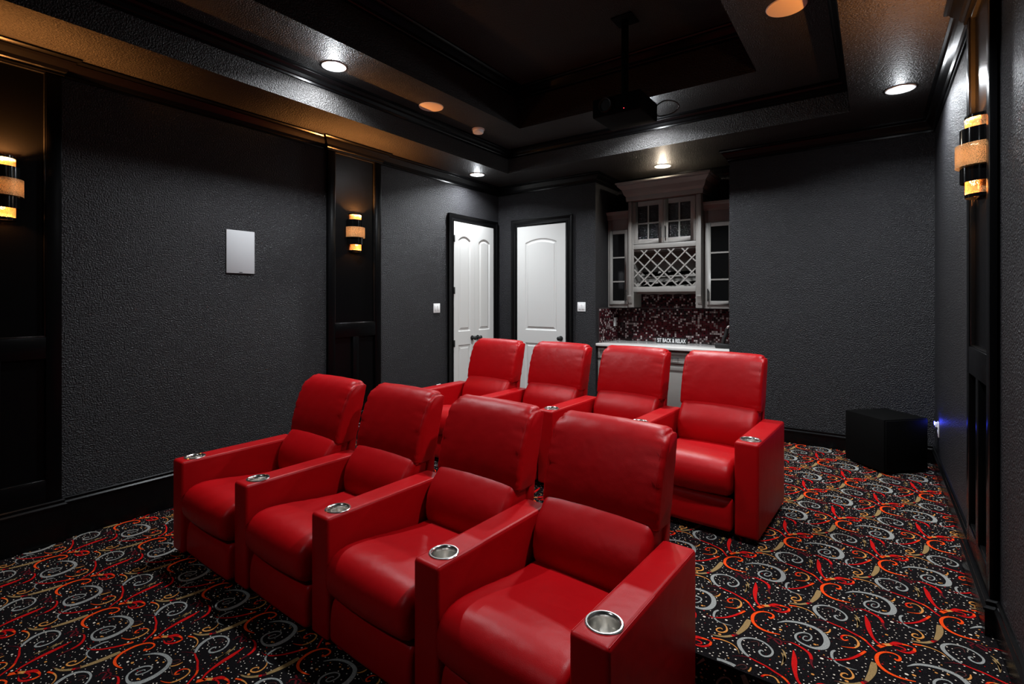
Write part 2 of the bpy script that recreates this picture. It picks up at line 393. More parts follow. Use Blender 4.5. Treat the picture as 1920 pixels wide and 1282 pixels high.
# ------------------------------------------------------------------ doors
def arch_pts(x0, x1, z0, zs, rise, n=14):
    """rectangle with a segmental arched top"""
    pts = [(x0, z0), (x1, z0)]
    for k in range(n+1):
        t = k/n; pts.append((x1+(x0-x1)*t, zs+rise*sin(pi*t)**.8 if 0 < t < 1 else zs))
    return pts
def inset_pts(p, d):
    n = len(p); out = []
    for i in range(n):
        a, b_, c = Vector(p[i-1]), Vector(p[i]), Vector(p[(i+1) % n])
        d1, d2 = (b_-a).normalized(), (c-b_).normalized(); n1, n2 = Vector((-d1.y, d1.x)), Vector((-d2.y, d2.x))
        m_ = (n1+n2)/(1+n1.dot(n2)) if n1.dot(n2) > -.9 else n1
        out.append((b_.x+m_.x*d, b_.y+m_.y*d))
    return out
def door_leaf(parent, wd, ht, stile):
    """leaf in local coords: u along width from 0, front towards -v, w up"""
    leaf = bmesh.new()
    zt, zm0, zm1, zb_ = ht-.235, 1.045, .865, .20
    p1 = arch_pts(stile, wd-stile, zm0, zt, .055); p2 = [(stile, zb_), (wd-stile, zb_), (wd-stile, zm1), (stile, zm1)]
    F0, BK = -.024, .0
    # face sheet around the panel openings, filled as frames
    def strip(pa, pb, y1, y2):
        n = len(pa)
        A = [leaf.verts.new((q[0], y1, q[1])) for q in pa]; Bq = [leaf.verts.new((q[0], y2, q[1])) for q in pb]
        for i in range(n): leaf.faces.new((A[i], A[(i+1) % n], Bq[(i+1) % n], Bq[i]))
    box(leaf, 0, stile, F0, BK, 0, ht); box(leaf, wd-stile, wd, F0, BK, 0, ht)
    box(leaf, stile, wd-stile, F0, BK, 0, zb_); box(leaf, stile, wd-stile, F0, BK, zm1, zm0)
    top = [(stile, ht), (stile, zt)]+[q for q in p1[2:]][::-1][1:-1]+[(wd-stile, zt), (wd-stile, ht)]
    prism(leaf, top, 'y', F0, BK)
    L = obj('door_leaf', leaf, 'white_door', parent)
    for p in (p1, p2):
        pn = bmesh.new()
        i1, i2, i3 = inset_pts(p, .016), inset_pts(p, .030), inset_pts(p, .050)
        n = len(p)
        rings = [[pn.verts.new((q[0], y, q[1])) for q in P_] for P_, y in ((p, F0), (i1, F0+.011), (i2, F0+.011), (i3, F0+.002))]
        for A, Bq in zip(rings, rings[1:]):
            for i in range(n): pn.faces.new((A[i], A[(i+1) % n], Bq[(i+1) % n], Bq[i]))
        pn.faces.new(rings[-1])
        obj('door_panel', pn, 'white_door', L)
    return L
def knob(parent, u, z, name='door_knob'):
    bm = bmesh.new()
    prof = [(0, 0), (.033, 0), (.033, -.006), (.013, -.010), (.011, -.035), (.024, -.042), (.030, -.053), (.028, -.066), (.018, -.074), (0, -.076)]
    lathe(bm, prof, 24, (u, -.024, z), axis='y')
    return obj(name, bm, 'black_plastic', parent, smooth=True)
def casing(parent, wd, ht, cw=.098, legs=(1, 1)):
    bm = bmesh.new()
    def cas(path):
        prof = [(0, 0), (0, -.020), (.020, -.026), (.030, -.022), (.055, -.022), (.070, -.030), (.090, -.034), (cw, -.034), (cw, 0)]
        # sweep in the x-z plane
        N = len(path); rings = []
        for i in range(N):
            p = Vector(path[i]); ns = []
            if i: d = (p-Vector(path[i-1])).normalized(); ns.append(Vector((-d.y, d.x)))
            if i < N-1: d = (Vector(path[i+1])-p).normalized(); ns.append(Vector((-d.y, d.x)))
            n = ns[0] if len(ns) == 1 else (ns[0]+ns[1])/(1+ns[0].dot(ns[1]))
            rings.append([bm.verts.new((p.x+o*n.x, v, p.y+o*n.y)) for o, v in prof])
        for i in range(N-1):
            for k in range(len(prof)):
                k2 = (k+1) % len(prof); bm.faces.new((rings[i][k], rings[i][k2], rings[i+1][k2], rings[i+1][k]))
        bm.faces.new(rings[0]); bm.faces.new(rings[-1])
    g = .006
    cas([(-g, 0), (-g, ht+g), (wd+g, ht+g), (wd+g, 0)])
    return obj('door_casing', bm, 'trim_black', parent)
# door_1: pair of narrow leaves on the left wall; local x runs along +Y, front (-y local) faces +X -> rotate +90
d1 = empty('door_1', (XL, 4.915, ZP), radians(90)); tag(d1, 'pair of narrow white arched-panel doors on the left wall', None, kind='structure')
LH = 2.503
for k, u in enumerate((0.0, .4235)):
    e = empty('door_half', (u, 0, .008)); e.parent = d1
    L = door_leaf(e, .4205, LH, .085)
knob(d1, .365, .955); knob(d1, .482, .955)
casing(d1, .844, LH+.008, .094)
for z in (.90, 1.60, 2.285):
    obj('hinge', B(-.012, .012, -.034, -.022, z-.045, z+.045), 'black_plastic', d1, bevel=.002)
d2 = empty('door_2', (-4.142, YB, ZP)); tag(d2, 'single white arched-panel door on the back wall', None, kind='structure')
e = empty('door_half', (0, 0, .008)); e.parent = d2
door_leaf(e, .788, LH, .135); knob(d2, .720, .955); casing(d2, .788, LH+.008, .100)

# ------------------------------------------------------------------ recliners
def loft_cushion(prof, wd, r=.03, nx=18, np_=56, crown=0.0, wrinkle=0.0, seed=0, ends=5):
    """closed (y,z) profile extruded across x, edges rolled in by r, sides domed"""
    P = catmull(prof, np_, closed=True); n = len(P)
    area = sum(P[i-1][0]*P[i][1]-P[i][0]*P[i-1][1] for i in range(n))
    sg = 1 if area > 0 else -1
    N = []
    for i in range(n):
        a, c = P[i-1], P[(i+1) % n]; dx, dy = c[0]-a[0], c[1]-a[1]; q = math.hypot(dx, dy) or 1
        N.append((dy/q*sg, -dx/q*sg))
    xs = []
    for k in range(ends): xs.append((-wd/2+r*(1-cos(k/ends*pi/2)), r*(1-sin(k/ends*pi/2))))
    m_ = nx
    for k in range(m_+1): xs.append((-wd/2+r+(wd-2*r)*k/m_, 0))
    xs += [(-x, i_) for x, i_ in xs[:ends][::-1]]
    rg = random.Random(seed); ph = [rg.uniform(0, 6.28) for _ in range(8)]
    bm = bmesh.new(); rings = []
    for x, ins in xs:
        t = x/(wd/2); R_ = []
        for i in range(n):
            o = -ins+crown*(1-t*t)
            if wrinkle:
                s = i/n*2*pi; e_ = max(0, abs(t)-.55)/.45
                o += wrinkle*e_*e_*(1-.6*(e_ > .98))*(sin(23*s+ph[0]+3*t)+.7*sin(37*s+ph[1])+.5*sin(11*s+ph[2]))
                o += wrinkle*.35*(sin(5*s+7*t+ph[3])*sin(6*t+ph[4]))
            R_.append(bm.verts.new((x, P[i][0]+N[i][0]*o, P[i][1]+N[i][1]*o)))
        rings.append(R_)
    for A, Bq in zip(rings, rings[1:]):
        for i in range(n): bm.faces.new((A[i], A[(i+1) % n], Bq[(i+1) % n], Bq[i]))
    bm.faces.new(rings[0]); bm.faces.new(rings[-1][::-1])
    return bm, P, N
def round_corners(bm, hx, zb, zt, rb, rt_):
    for v in bm.verts:
        for zc_, r, sg in ((zt-rt_, rt_, 1), (zb+rb, rb, -1)):
            dx, dz = abs(v.co.x)-(hx-r), (v.co.z-zc_)*sg
            if dx > 0 and dz > 0:
                m_ = max(dx, dz); q = m_/math.hypot(dx, dz); sx = 1 if v.co.x > 0 else -1
                v.co.x = sx*(hx-r+dx*q); v.co.z = zc_+sg*dz*q
AW = .140; PITCH = .733; SWD = .568; AL = .765; AH = .612
def arm_mesh():
    bm = bmesh.new(); box(bm, -AW/2, AW/2, 0, AL, .035, AH)
    bmesh.ops.recalc_face_normals(bm, faces=bm.faces)
    es = [e for e in bm.edges]
    bmesh.ops.bevel(bm, geom=es, offset=.017, segments=4, profile=.5, affect='EDGES')
    for f in bm.faces: f.smooth = True
    me = bpy.data.meshes.new('arm_body'); bm.to_mesh(me); bm.free(); me.materials.append(MATS['leather'])
    o = bpy.data.objects.new('arm_tmp', me); COL.objects.link(o)
    cb = bmesh.new(); lathe(cb, [(0, AH-.085), (.0515, AH-.085), (.0515, AH+.05), (0, AH+.05)], 40, (0, .103, 0))
    bmesh.ops.remove_doubles(cb, verts=cb.verts, dist=1e-5); bmesh.ops.recalc_face_normals(cb, faces=cb.faces)
    cm = bpy.data.meshes.new('cut'); cb.to_mesh(cm); cb.free(); c = bpy.data.objects.new('cut', cm); COL.objects.link(c)
    md = o.modifiers.new('b', 'BOOLEAN'); md.operation = 'DIFFERENCE'; md.object = c; md.solver = 'EXACT'
    dg = bpy.context.evaluated_depsgraph_get(); dg.update()
    res = bpy.data.meshes.new_from_object(o.evaluated_get(dg)); res.name = 'armrest'
    bpy.data.objects.remove(o); bpy.data.objects.remove(c)
    bmq = bmesh.new(); bmq.from_mesh(res)
    for e in bmq.edges:
        if len(e.link_faces) == 2 and e.calc_face_angle(0) > radians(40): e.smooth = False
    bmq.to_mesh(res); bmq.free()
    return res
CH = {}
CH['armrest'] = arm_mesh()
def keep(name, bm, m='leather', **k):
    o = obj(name, bm, m, **k); me = o.data; bpy.data.objects.remove(o); CH[name] = me
bm = bmesh.new(); t = AH-.001
lathe(bm, [(.0625, t), (.0620, t+.003), (.0590, t+.0055), (.0545, t+.0055), (.0510, t+.003), (.0480, t-.003), (.0455, t-.020), (.0450, t-.072), (.0430, t-.078), (.0, t-.078)], 48, (0, .103, 0))
keep('cup_holder', bm, 'steel', smooth=True)
bm = bmesh.new()
z = AH-.0045
tube(bm, [(0, .012, z), (0, .3, z), (0, AL-.012, z)], .0016, 6)
keep('seam', bm, smooth=True)
seat = [(.64, .30), (.655, .36), (.64, .405), (.50, .415), (.34, .435), (.20, .458), (.10, .468), (.035, .462), (-.012, .435), (-.036, .395), (-.042, .345), (-.030, .295), (0, .268), (.05, .258), (.15, .268), (.35, .275), (.55, .28)]
bm, P_, N_ = loft_cushion(seat, SWD-.004, .035, 22, 64, crown=.012, wrinkle=.0010, seed=3); keep('seat_cushion', bm, smooth=True, angle=80)
foot = [(-.004, .048), (.060, .045), (.075, .10), (.075, .20), (.050, .240), (.022, .243), (.002, .224), (-.010, .17), (-.012, .10)]
bm, P_, N_ = loft_cushion(foot, SWD-.006, .020, 14, 36, crown=.004); keep('footrest', bm, smooth=True, angle=80)
lum = [(.64, .36), (.72, .37), (.78, .50), (.80, .68), (.75, .70), (.69, .685), (.645, .645), (.600, .585), (.578, .52), (.575, .46), (.59, .405)]
bm, P_, N_ = loft_cushion(lum, SWD-.004, .035, 18, 48, crown=.014, wrinkle=.0010, seed=5); keep('back_cushion', bm, smooth=True, angle=80)
hd = [(.700, .648), (.770, .645), (.832, .662), (.866, .75), (.900, .89), (.926, 1.00), (.930, 1.035), (.900, 1.060), (.855, 1.060), (.815, 1.035), (.778, .985), (.736, .89), (.705, .79), (.690, .71), (.688, .672)]
HW = .592
bm, P_, N_ = loft_cushion(hd, HW, .022, 22, 64, crown=.008, wrinkle=.0034, seed=9); round_corners(bm, HW/2, .645, 1.060, .030, .055); keep('headrest_cushion', bm, smooth=True, angle=80)
bm = bmesh.new()
tube(bm, [(0, p[0]+q[0]*(-.0015), p[1]+q[1]*(-.0015)) for p, q in list(zip(P_, N_)) if .70 < p[1] < 1.01 and p[0] < .80], .0026, 6)
keep('piping', bm, smooth=True)
bm = bmesh.new(); prism(bm, [(.70, .05), (.765, .05), (.80, .30), (.845, .68), (.93, 1.03), (.905, 1.04), (.80, .69), (.72, .42)], 'x', -.292, .292); keep('backrest_shell', bm, bevel=.008)
bm = bmesh.new(); box(bm, -SWD/2+.002, SWD/2-.002, .078, .70, .05, .262); keep('seat_base', bm, 'black_matte')
bm = bmesh.new(); lathe(bm, [(0, 0), (.022, 0), (.022, .036), (0, .036)], 12); keep('leg', bm, 'black_plastic', smooth=True)
bm = bmesh.new(); prism(bm, [(.235, .05), (.265, .05), (.265, .245), (.235, .245)], 'x', -.02, .02); bm.free()

def put(name, parent, loc=(0, 0, 0), rz=0):
    o = link_mesh(name, CH[name], parent, loc); o.rotation_euler = (0, 0, rz); return o
def recliner(x, y, z, rz, tips, label, group):
    """tips = world (x, y) of the front face centre of each armrest this chair carries (left one only on the first chair)"""
    r = empty('recliner', (x, y, z), rz); tag(r, label, 'recliner', group)
    put('seat_cushion', r); put('footrest', r); put('back_cushion', r)
    h = put('headrest_cushion', r); [put('piping', h, (sx*(HW/2-.024), 0, 0)) for sx in (-1, 1)]
    put('backrest_shell', r); put('seat_base', r)
    for tx, ty in tips:
        dx, dy = tx-x, ty-y; lx, ly = dx*cos(rz)+dy*sin(rz), -dx*sin(rz)+dy*cos(rz)
        a = put('armrest', r, (lx, ly, 0)); [put('seam', a, (q*(AW/2-.0055), 0, 0)) for q in (-1, 1)]; put('cup_holder', a)
        for yy in (.05, AL-.05): put('leg', r, (lx, ly+yy, 0))
    if len(tips) == 1:
        for yy in (.13, .66): put('leg', r, (-SWD/2+.05, yy, .0))
    return r
FL = ['red leather recliner at the far left end of the front row, with two armrests',
      'red leather recliner second from the left in the front row',
      'red leather recliner third from the left in the front row',
      'red leather recliner at the right end of the front row, nearest the camera']
BL = ['red leather recliner at the left end of the rear row, before the paired doors',
      'red leather recliner second from the left in the rear row, before the single door',
      'red leather recliner third from the left in the rear row, before the bar',
      'red leather recliner at the right end of the rear row, by the aisle']
def row(tips, rots, z, labels, group):
    for i, a in enumerate(rots):
        p, q = tips[i], tips[i+1]
        recliner((p[0]+q[0])/2, (p[1]+q[1])/2+.006, z, radians(a), tips[:2] if i == 0 else [tips[i+1]], labels[i], group)
row([(-3.602, 1.350), (-2.868, 1.385), (-2.138, 1.400), (-1.418, 1.390), (-.698, 1.362)], [-1.0, -1.4, -2.2, -2.8], 0, FL, 'front row of red recliners')
row([(-3.556, 3.290), (-2.826, 3.325), (-2.090, 3.340), (-1.356, 3.330), (-.624, 3.292)], [-1.5, -2.2, -2.5, -3.0], ZP, BL, 'rear row of red recliners')

# ------------------------------------------------------------------ lights
def area(name, loc, size, power, col, parent=None, spread=146):
    l = bpy.data.lights.new(name, 'AREA'); l.shape = 'DISK'; l.size = size; l.energy = power; l.color = col; l.spread = radians(spread)
    o = bpy.data.objects.new(name, l); COL.objects.link(o); o.location = loc
    if parent: o.parent = parent
    return o
def downlight(x, y, z, power, col, label, lens='lens', glow=.6, group='recessed ceiling lights'):
    e = empty('ceiling_light', (x, y, z)); tag(e, label, 'light', group)
    bm = bmesh.new(); lathe(bm, [(.098, .0), (.096, -.006), (.085, -.008), (.070, -.004), (.070, .0)], 40)
    obj('trim_ring', bm, 'white_plastic', e, smooth=True)
    bm = bmesh.new(); lathe(bm, [(0, -.013), (.04, -.012), (.060, -.009), (.070, -.003)], 40); obj('lens', bm, lens, e, smooth=True)
    area('lamp', (0, 0, -.016), .13, power, col, e)
    if glow:
        l = bpy.data.lights.new('lamp', 'POINT'); l.energy = glow; l.color = col; l.shadow_soft_size = .016
        o = bpy.data.objects.new('lamp', l); COL.objects.link(o); o.location = (0, 0, -.034); o.parent = e
    return e
LXL, LXR = -3.605, -.43
downlight(LXL, 2.50, Z2, P_RING, COOL, 'recessed ceiling light shining on the upper left of the tray ceiling', glow=6.5)
downlight(LXR, 2.50, Z2, P_RING, COOL, 'recessed ceiling light above the right aisle, out of frame')
downlight(-1.92, 4.95, Z2, P_RING*1.3, COOL, 'recessed ceiling light hidden behind the projector', glow=13.0)
downlight(-2.0, -1.25, Z2, P_RING*.30, COOL, 'recessed ceiling light at the screen end, behind the camera')
downlight(-4.21, 5.07, ZS, P_SOFF, COOL, 'recessed ceiling light in the soffit above the pair of doors', glow=2.5)
downlight(.172, 4.93, ZS, P_SOFF, COOL, 'recessed light in the soffit at the upper right, beside the right wall', glow=2.0)
downlight(-2.094, 6.073, ZS, P_ALC, WARM, 'warm recessed light over the bar alcove', 'lens_warm', 6.0)

def ceiling_speaker(x, y, z, label):
    bm = bmesh.new(); lathe(bm, [(0, -.007), (.108, -.007), (.118, -.006), (.122, 0)], 48)
    e = tag(obj('ceiling_speaker', bm, 'grille', smooth=True, loc=(x, y, z)), label, 'speaker', 'round ceiling speakers')
ceiling_speaker(-3.578, 3.593, Z2, 'round ceiling speaker left of the tray, beyond the recessed light')
ceiling_speaker(-.462, 3.724, Z2, 'round ceiling speaker at the top right of the photo')
e = empty('smoke_detector', (-3.619, 4.376, Z2)); tag(e, 'small round white smoke detector on the tray ceiling', 'smoke detector')
bm = bmesh.new(); lathe(bm, [(.072, 0), (.072, -.014), (.064, -.016)], 32); obj('base_ring', bm, 'detector', e, smooth=True)
bm = bmesh.new(); lathe(bm, [(.062, -.014), (.060, -.040), (.052, -.048), (0, -.050)], 32); obj('sensor_cap', bm, 'white_plastic', e, smooth=True)

# ------------------------------------------------------------------ wall sconces
def sconce(x, s, y, label):
    zc = 2.345
    e = empty('wall_sconce', (x, y, zc), 0 if s > 0 else pi); tag(e, label, 'wall lamp', 'black and gold wall sconces')
    obj('backplate', B(0, .022, -.055, .055, -.205, .205), 'trim_black', e, bevel=.003)
    def half(r0, r1, z0, z1):
        bm = bmesh.new(); lathe(bm, [(r0, z0), (r1, z0), (r1, z1), (r0, z1), (r0, z0)], 28, (0, 0, 0), -pi/2, pi/2)
        return bm
    obj('top_band', half(.0685, .071, .188, .203), 'band_black', e, smooth=True)
    obj('mesh_shade', half(.068, .069, .130, .188), 'gold_mesh', e, smooth=True)
    obj('black_band', half(.087, .089, .052, .136), 'band_black', e, smooth=True)
    obj('mesh_shade', half(.106, .107, -.050, .058), 'gold_mesh', e, smooth=True)
    obj('black_band', half(.087, .089, -.128, -.044), 'band_black', e, smooth=True)
    obj('mesh_shade', half(.068, .069, -.186, -.122), 'gold_mesh', e, smooth=True)
    obj('bottom_band', half(.0685, .071, -.203, -.186), 'band_black', e, smooth=True)
    for z in (.10, -.10):
        bm = bmesh.new(); lathe(bm, [(0, -.04), (.014, -.035), (.020, 0), (.014, .035), (0, .04)], 16, (.036, 0, z)); obj('bulb', bm, 'bulb', e, smooth=True)
        l = bpy.data.lights.new('lamp', 'POINT'); l.energy = P_SCONCE; l.color = AMBER; l.shadow_soft_size = .022
        o = bpy.data.objects.new('lamp', l); COL.objects.link(o); o.location = (.036, 0, z+(.05 if z > 0 else -.05)); o.parent = e
    for zz, pw, rx in ((.165, 175, pi), (-.165, 8, 0)):
        l = bpy.data.lights.new('lamp', 'SPOT'); l.energy = pw; l.color = AMBER; l.shadow_soft_size = .015; l.spot_size = radians(158); l.spot_blend = .5
        o = bpy.data.objects.new('lamp', l); COL.objects.link(o); o.location = (.038, 0, zz); o.rotation_euler = (rx, 0, 0); o.parent = e
    return e
sconce(XL+.010, 1, .69, 'wall sconce cut by the left edge of the photo')
sconce(XL+.010, 1, 3.365, 'wall sconce on the far pilaster of the left wall, seen whole')
sconce(XR-.010, -1, 3.365, 'wall sconce high on the right wall')

# ------------------------------------------------------------------ small wall fittings
e = empty('wall_speaker', (XL, 2.179, 2.053)); tag(e, 'white rectangular in-wall speaker on the grey left wall', 'speaker')
obj('grille', B(0, .010, -.121, .121, -.187, .187), 'speaker_white', e, bevel=.003)
obj('badge', B(.010, .0115, -.014, .014, -.181, -.176), 'black_plastic', e)
def plate(name, cat, loc, rz, w_, h_, label, kind_, group=None):
    """wall plate in local coords: x across, front towards -y"""
    e = empty(name, loc, rz); tag(e, label, cat, group)
    obj('cover_plate', B(-w_/2, w_/2, -.006, 0, -h_/2, h_/2), 'white_plastic', e, bevel=.002)
    if kind_ == 'switch':
        for u in (-.023, .023): obj('rocker', B(u-.016, u+.016, -.011, -.006, -.034, .034), 'white_plastic', e, bevel=.002)
    else:
        for v in (-.02, .02): obj('socket', B(-.016, .016, -.009, -.006, v-.014, v+.014), 'white_plastic', e, bevel=.002)
    return e
plate('light_switch', 'switch', (XL, 4.614, 1.528), radians(90), .116, .118, 'white double light switch left of the pair of doors', 'switch')
plate('light_switch', 'switch', (-3.122, YB, 1.541), 0, .118, .122, 'white double light switch right of the single door', 'switch')
plate('wall_outlet', 'outlet', (XL, 4.648, .500), radians(90), .075, .118, 'white outlet low on the left wall, behind the rear row', 'outlet')
plate('wall_outlet', 'outlet', (AX0+.0225, 6.46, 1.33), radians(90), .075, .118, 'white outlet on the tiled side of the bar alcove', 'outlet')
plate('wall_outlet', 'outlet', (XR, 5.58, .535), radians(-90), .075, .125, 'white outlet on the right wall beside the subwoofer', 'outlet')
plate('wall_outlet', 'outlet', (-2.20, RYB, 3.915), 0, .12, .060, 'small outlet plate up inside the tray ceiling, left of the projector', 'outlet')
e = empty('night_light', (XR-.006, 5.58, .575), radians(-90)); tag(e, 'tiny blue glowing night light plugged into the right wall outlet', 'night light')
obj('housing', B(-.018, .018, -.018, -.003, -.022, .018), 'white_plastic', e, bevel=.003)
obj('glow_strip', B(-.014, .014, -.024, -.018, -.004, .022), 'night_blue', e)
l = bpy.data.lights.new('lamp', 'POINT'); l.energy = .35; l.color = (.04, .06, 1); l.shadow_soft_size = .02
o = bpy.data.objects.new('lamp', l); COL.objects.link(o); o.location = (0, -.04, .03); o.parent = e

# ------------------------------------------------------------------ subwoofer
e = empty('subwoofer', (.085, 5.565, ZP), radians(45)); tag(e, 'black cube subwoofer on the carpet in the rear right corner', 'subwoofer')
obj('cabinet_box', B(-.215, .215, -.200, .200, .02, .465), 'black_matte', e, bevel=.006)
obj('front_grille', B(-.205, .205, -.212, -.200, .03, .455), 'black_matte', e, bevel=.004)
for x in (-.17, .17):
    for y in (-.15, .15):
        bm = bmesh.new(); lathe(bm, [(0, 0), (.02, 0), (.024, .02), (0, .02)], 12, (x, y, 0)); obj('foot', bm, 'black_plastic', e, smooth=True)
bm = bmesh.new(); tube(bm, catmull([(.36, 5.70, .52), (.385, 5.66, .54), (.41, 5.61, .545), (.436, 5.58, .535)], 14), .004, 8)
tag(obj('power_cable', bm, 'black_plastic', smooth=True), 'thin black cable from the subwoofer to the right wall outlet', 'cable')

# ------------------------------------------------------------------ projector
e = empty('projector', (-1.70, 3.995, 3.15)); tag(e, 'black projector hanging from the tray ceiling', 'projector')
obj('housing', B(-.21, .21, -.19, .20, 0, .155), 'black_matte', e, bevel=.014, seg=3)
bm = bmesh.new(); lathe(bm, [(0, -.008), (.045, -.008), (.050, -.02), (.056, -.022), (.058, 0)], 28, (-.09, -.19, .085), axis='y'); obj('lens_barrel', bm, 'black_plastic', e, smooth=True)
bm = bmesh.new(); lathe(bm, [(0, -.003), (.0022, -.003), (.0022, 0)], 10, (.072, -.192, .028), axis='y'); obj('status_light', bm, 'led_red', e)
bm = bmesh.new(); lathe(bm, [(0, .150), (.030, .150), (.030, Z3-3.15-.01), (0, Z3-3.15-.01)], 20); obj('mount_pole', bm, 'black_matte', e, smooth=True)
obj('mount_arm', B(-.13, .13, -.02, .02, .153, .178), 'black_matte', e, bevel=.003)
obj('ceiling_plate', B(-.09, .09, -.09, .09, Z3-3.15-.012, Z3-3.15), 'black_matte', e, bevel=.003)
bm = bmesh.new(); tube(bm, catmull([(.19, .18, .12), (.24, .26, .19), (.30, .34, .20), (.33, .40, .17), (.27, .42, .13), (.20, .30, .08), (.205, .19, .06)], 30), .006, 8)
obj('cable', bm, 'black_plastic', e, smooth=True)

# ------------------------------------------------------------------ bar alcove
ZC = 1.0716
bm = bmesh.new(); box(bm, AX0, AX1, YB+.002, AYB, ZC-.034, ZC)
tag(obj('countertop', bm, 'counter', bevel=.004), 'white stone countertop of the bar alcove', 'countertop')
e = empty('base_cabinet', ((AX0+AX1)/2, YB, ZP)); tag(e, 'grey base cabinet with drawers under the white countertop', 'cabinet')
hw = (AX1-AX0)/2; ht = ZC-.036-ZP
obj('cabinet_body', B(-hw, hw, .062, .66, .10, ht), 'cabinet', e)
obj('toe_kick', B(-hw, hw, .11, .64, 0, .10), 'cab_dark', e)
def shaker(parent, name, x0, x1, z0, z1, yf, handle=None):
    bm = bmesh.new(); t = .05 if (z1-z0) > .25 else .028
    box(bm, x0, x1, yf, yf+.019, z0, z1)
    o = obj(name, bm, 'cabinet', parent, bevel=.0015)
    for q in ((x0, x0+t, z0, z1), (x1-t, x1, z0, z1), (x0+t, x1-t, z0, z0+t), (x0+t, x1-t, z1-t, z1)):
        bm = bmesh.new(); box(bm, q[0], q[1], yf-.010, yf, q[2], q[3]); obj('frame_rail', bm, 'cabinet', o, bevel=.002)
    if handle:
        a, b_, vert = handle; bm = bmesh.new(); y = yf-.034; r = .006
        if vert: tube(bm, [(a, y, b_-.06), (a, y, b_+.06)], r); tube(bm, [(a, y, b_-.045), (a, yf, b_-.045)], r*.8); tube(bm, [(a, y, b_+.045), (a, yf, b_+.045)], r*.8)
        else: tube(bm, [(a-.05, y, b_), (a+.05, y, b_)], r); tube(bm, [(a-.035, y, b_), (a-.035, yf, b_)], r*.8); tube(bm, [(a+.035, y, b_), (a+.035, yf, b_)], r*.8)
        obj('handle', bm, 'black_plastic', o, smooth=True)
    return o
n = 4; cw = (2*hw-.02)/n
for k in range(n):
    x0 = -hw+.01+k*cw+.008; x1 = x0+cw-.016
    shaker(e, 'drawer', x0, x1, ht-.155, ht-.028, .043, ((x0+x1)/2, ht-.09, False))
    shaker(e, 'door', x0, x1, .13, ht-.19, .043, (x1-.03 if k % 2 == 0 else x0+.03, ht-.30, True))

# mosaic backsplash: small glass tiles set on a grout bed
rt = random.Random(5); ts = .0245
def mosaic(loc, rz, rects, label):
    e = empty('backsplash', loc, rz); tag(e, label, 'backsplash')
    V, F, MI = [], [], []
    for u0, u1, w0, w1 in rects:
        obj('grout_bed', B(u0, u1, -.006, .011, w0, w1), 'grout', e)
        for i in range(int((u1-u0)/ts+.01)):
            for j in range(int((w1-w0)/ts+.01)):
                x0, z0 = u0+i*ts+.0015, w0+j*ts+.0015; x1, z1 = x0+ts-.003, z0+ts-.003; y = -.009-rt.random()*.0012; b0 = len(V)
                V += [(x0, -.006, z0), (x1, -.006, z0), (x1, -.006, z1), (x0, -.006, z1), (x0+.001, y, z0+.001), (x1-.001, y, z0+.001), (x1-.001, y, z1-.001), (x0+.001, y, z1-.001)]
                k = rt.choices(range(5), [.28, .26, .11, .12, .23])[0]
                for f in ((4, 5, 6, 7), (0, 1, 5, 4), (1, 2, 6, 5), (2, 3, 7, 6), (3, 0, 4, 7)): F.append([b0+q for q in f]); MI.append(k)
    me = bpy.data.meshes.new('mosaic_tiles'); me.from_pydata(V, [], F)
    for k in range(5): me.materials.append(MATS['tile_%d' % k])
    me.polygons.foreach_set('material_index', MI); me.update()
    link_mesh('mosaic_tiles', me, e)['kind'] = 'stuff'
HB = .455
mosaic((AX0, AYB-.012, ZC+.001), 0, [(.024, AX1-AX0-.024, 0, HB), (.358, 1.238, HB, HB+.19)], 'red, black and white mosaic tile backsplash on the back of the bar alcove')
mosaic((AX0+.012, YB+.075, ZC+.001), radians(90), [(0, AYB-YB-.075-.013, 0, HB)], 'mosaic tile on the left side wall of the bar alcove')
mosaic((AX1-.012, AYB-.013, ZC+.001), radians(-90), [(0, AYB-YB-.075-.013, 0, HB)], 'mosaic tile on the right side wall of the bar alcove')

# wall cabinets
def glazed_door(parent, x0, x1, z0, z1, yf, vbars, hbars, handle, glass, st=.052):
    o = obj('door', (lambda bm: (box(bm, x0, x0+st, yf, yf+.02, z0, z1), box(bm, x1-st, x1, yf, yf+.02, z0, z1), box(bm, x0+st, x1-st, yf, yf+.02, z0, z0+st), box(bm, x0+st, x1-st, yf, yf+.02, z1-st, z1), bm)[-1])(bmesh.new()), 'cabinet', parent, bevel=.0015)
    obj('pane', B(x0+st-.003, x1-st+.003, yf+.009, yf+.012, z0+st-.003, z1-st+.003), glass, o)
    for v in vbars: obj('glazing_bar', B(v-.009, v+.009, yf+.002, yf+.009, z0+st, z1-st), 'cabinet', o)
    for v in hbars: obj('glazing_bar', B(x0+st, x1-st, yf+.001, yf+.0085, v-.009, v+.009), 'cabinet', o)
    a, b_ = handle; bm = bmesh.new(); y = yf-.03
    tube(bm, [(a, y, b_-.075), (a, y, b_+.075)], .007); tube(bm, [(a, y, b_-.055), (a, yf, b_-.055)], .005); tube(bm, [(a, y, b_+.055), (a, yf, b_+.055)], .005)
    obj('handle', bm, 'black_plastic', o, smooth=True)
    return o
def cab_crown(parent, x0, x1, yf, yb, z0, z1, out, name='crown_moulding'):
    h = z1-z0; pr = [(0, z0), (.006, z0), (.010, z0+h*.12), (.010, z0+h*.25), (out*.28, z0+h*.38), (out*.45, z0+h*.62), (out*.85, z0+h*.82), (out*.85, z0+h*.88), (out, z0+h*.92), (out, z1), (0, z1)]
    bm = bmesh.new(); sweep(bm, [(-o_, z) for o_, z in pr], [(x0, yb), (x0, yf), (x1, yf), (x1, yb)]); return obj(name, bm, 'cabinet', parent)
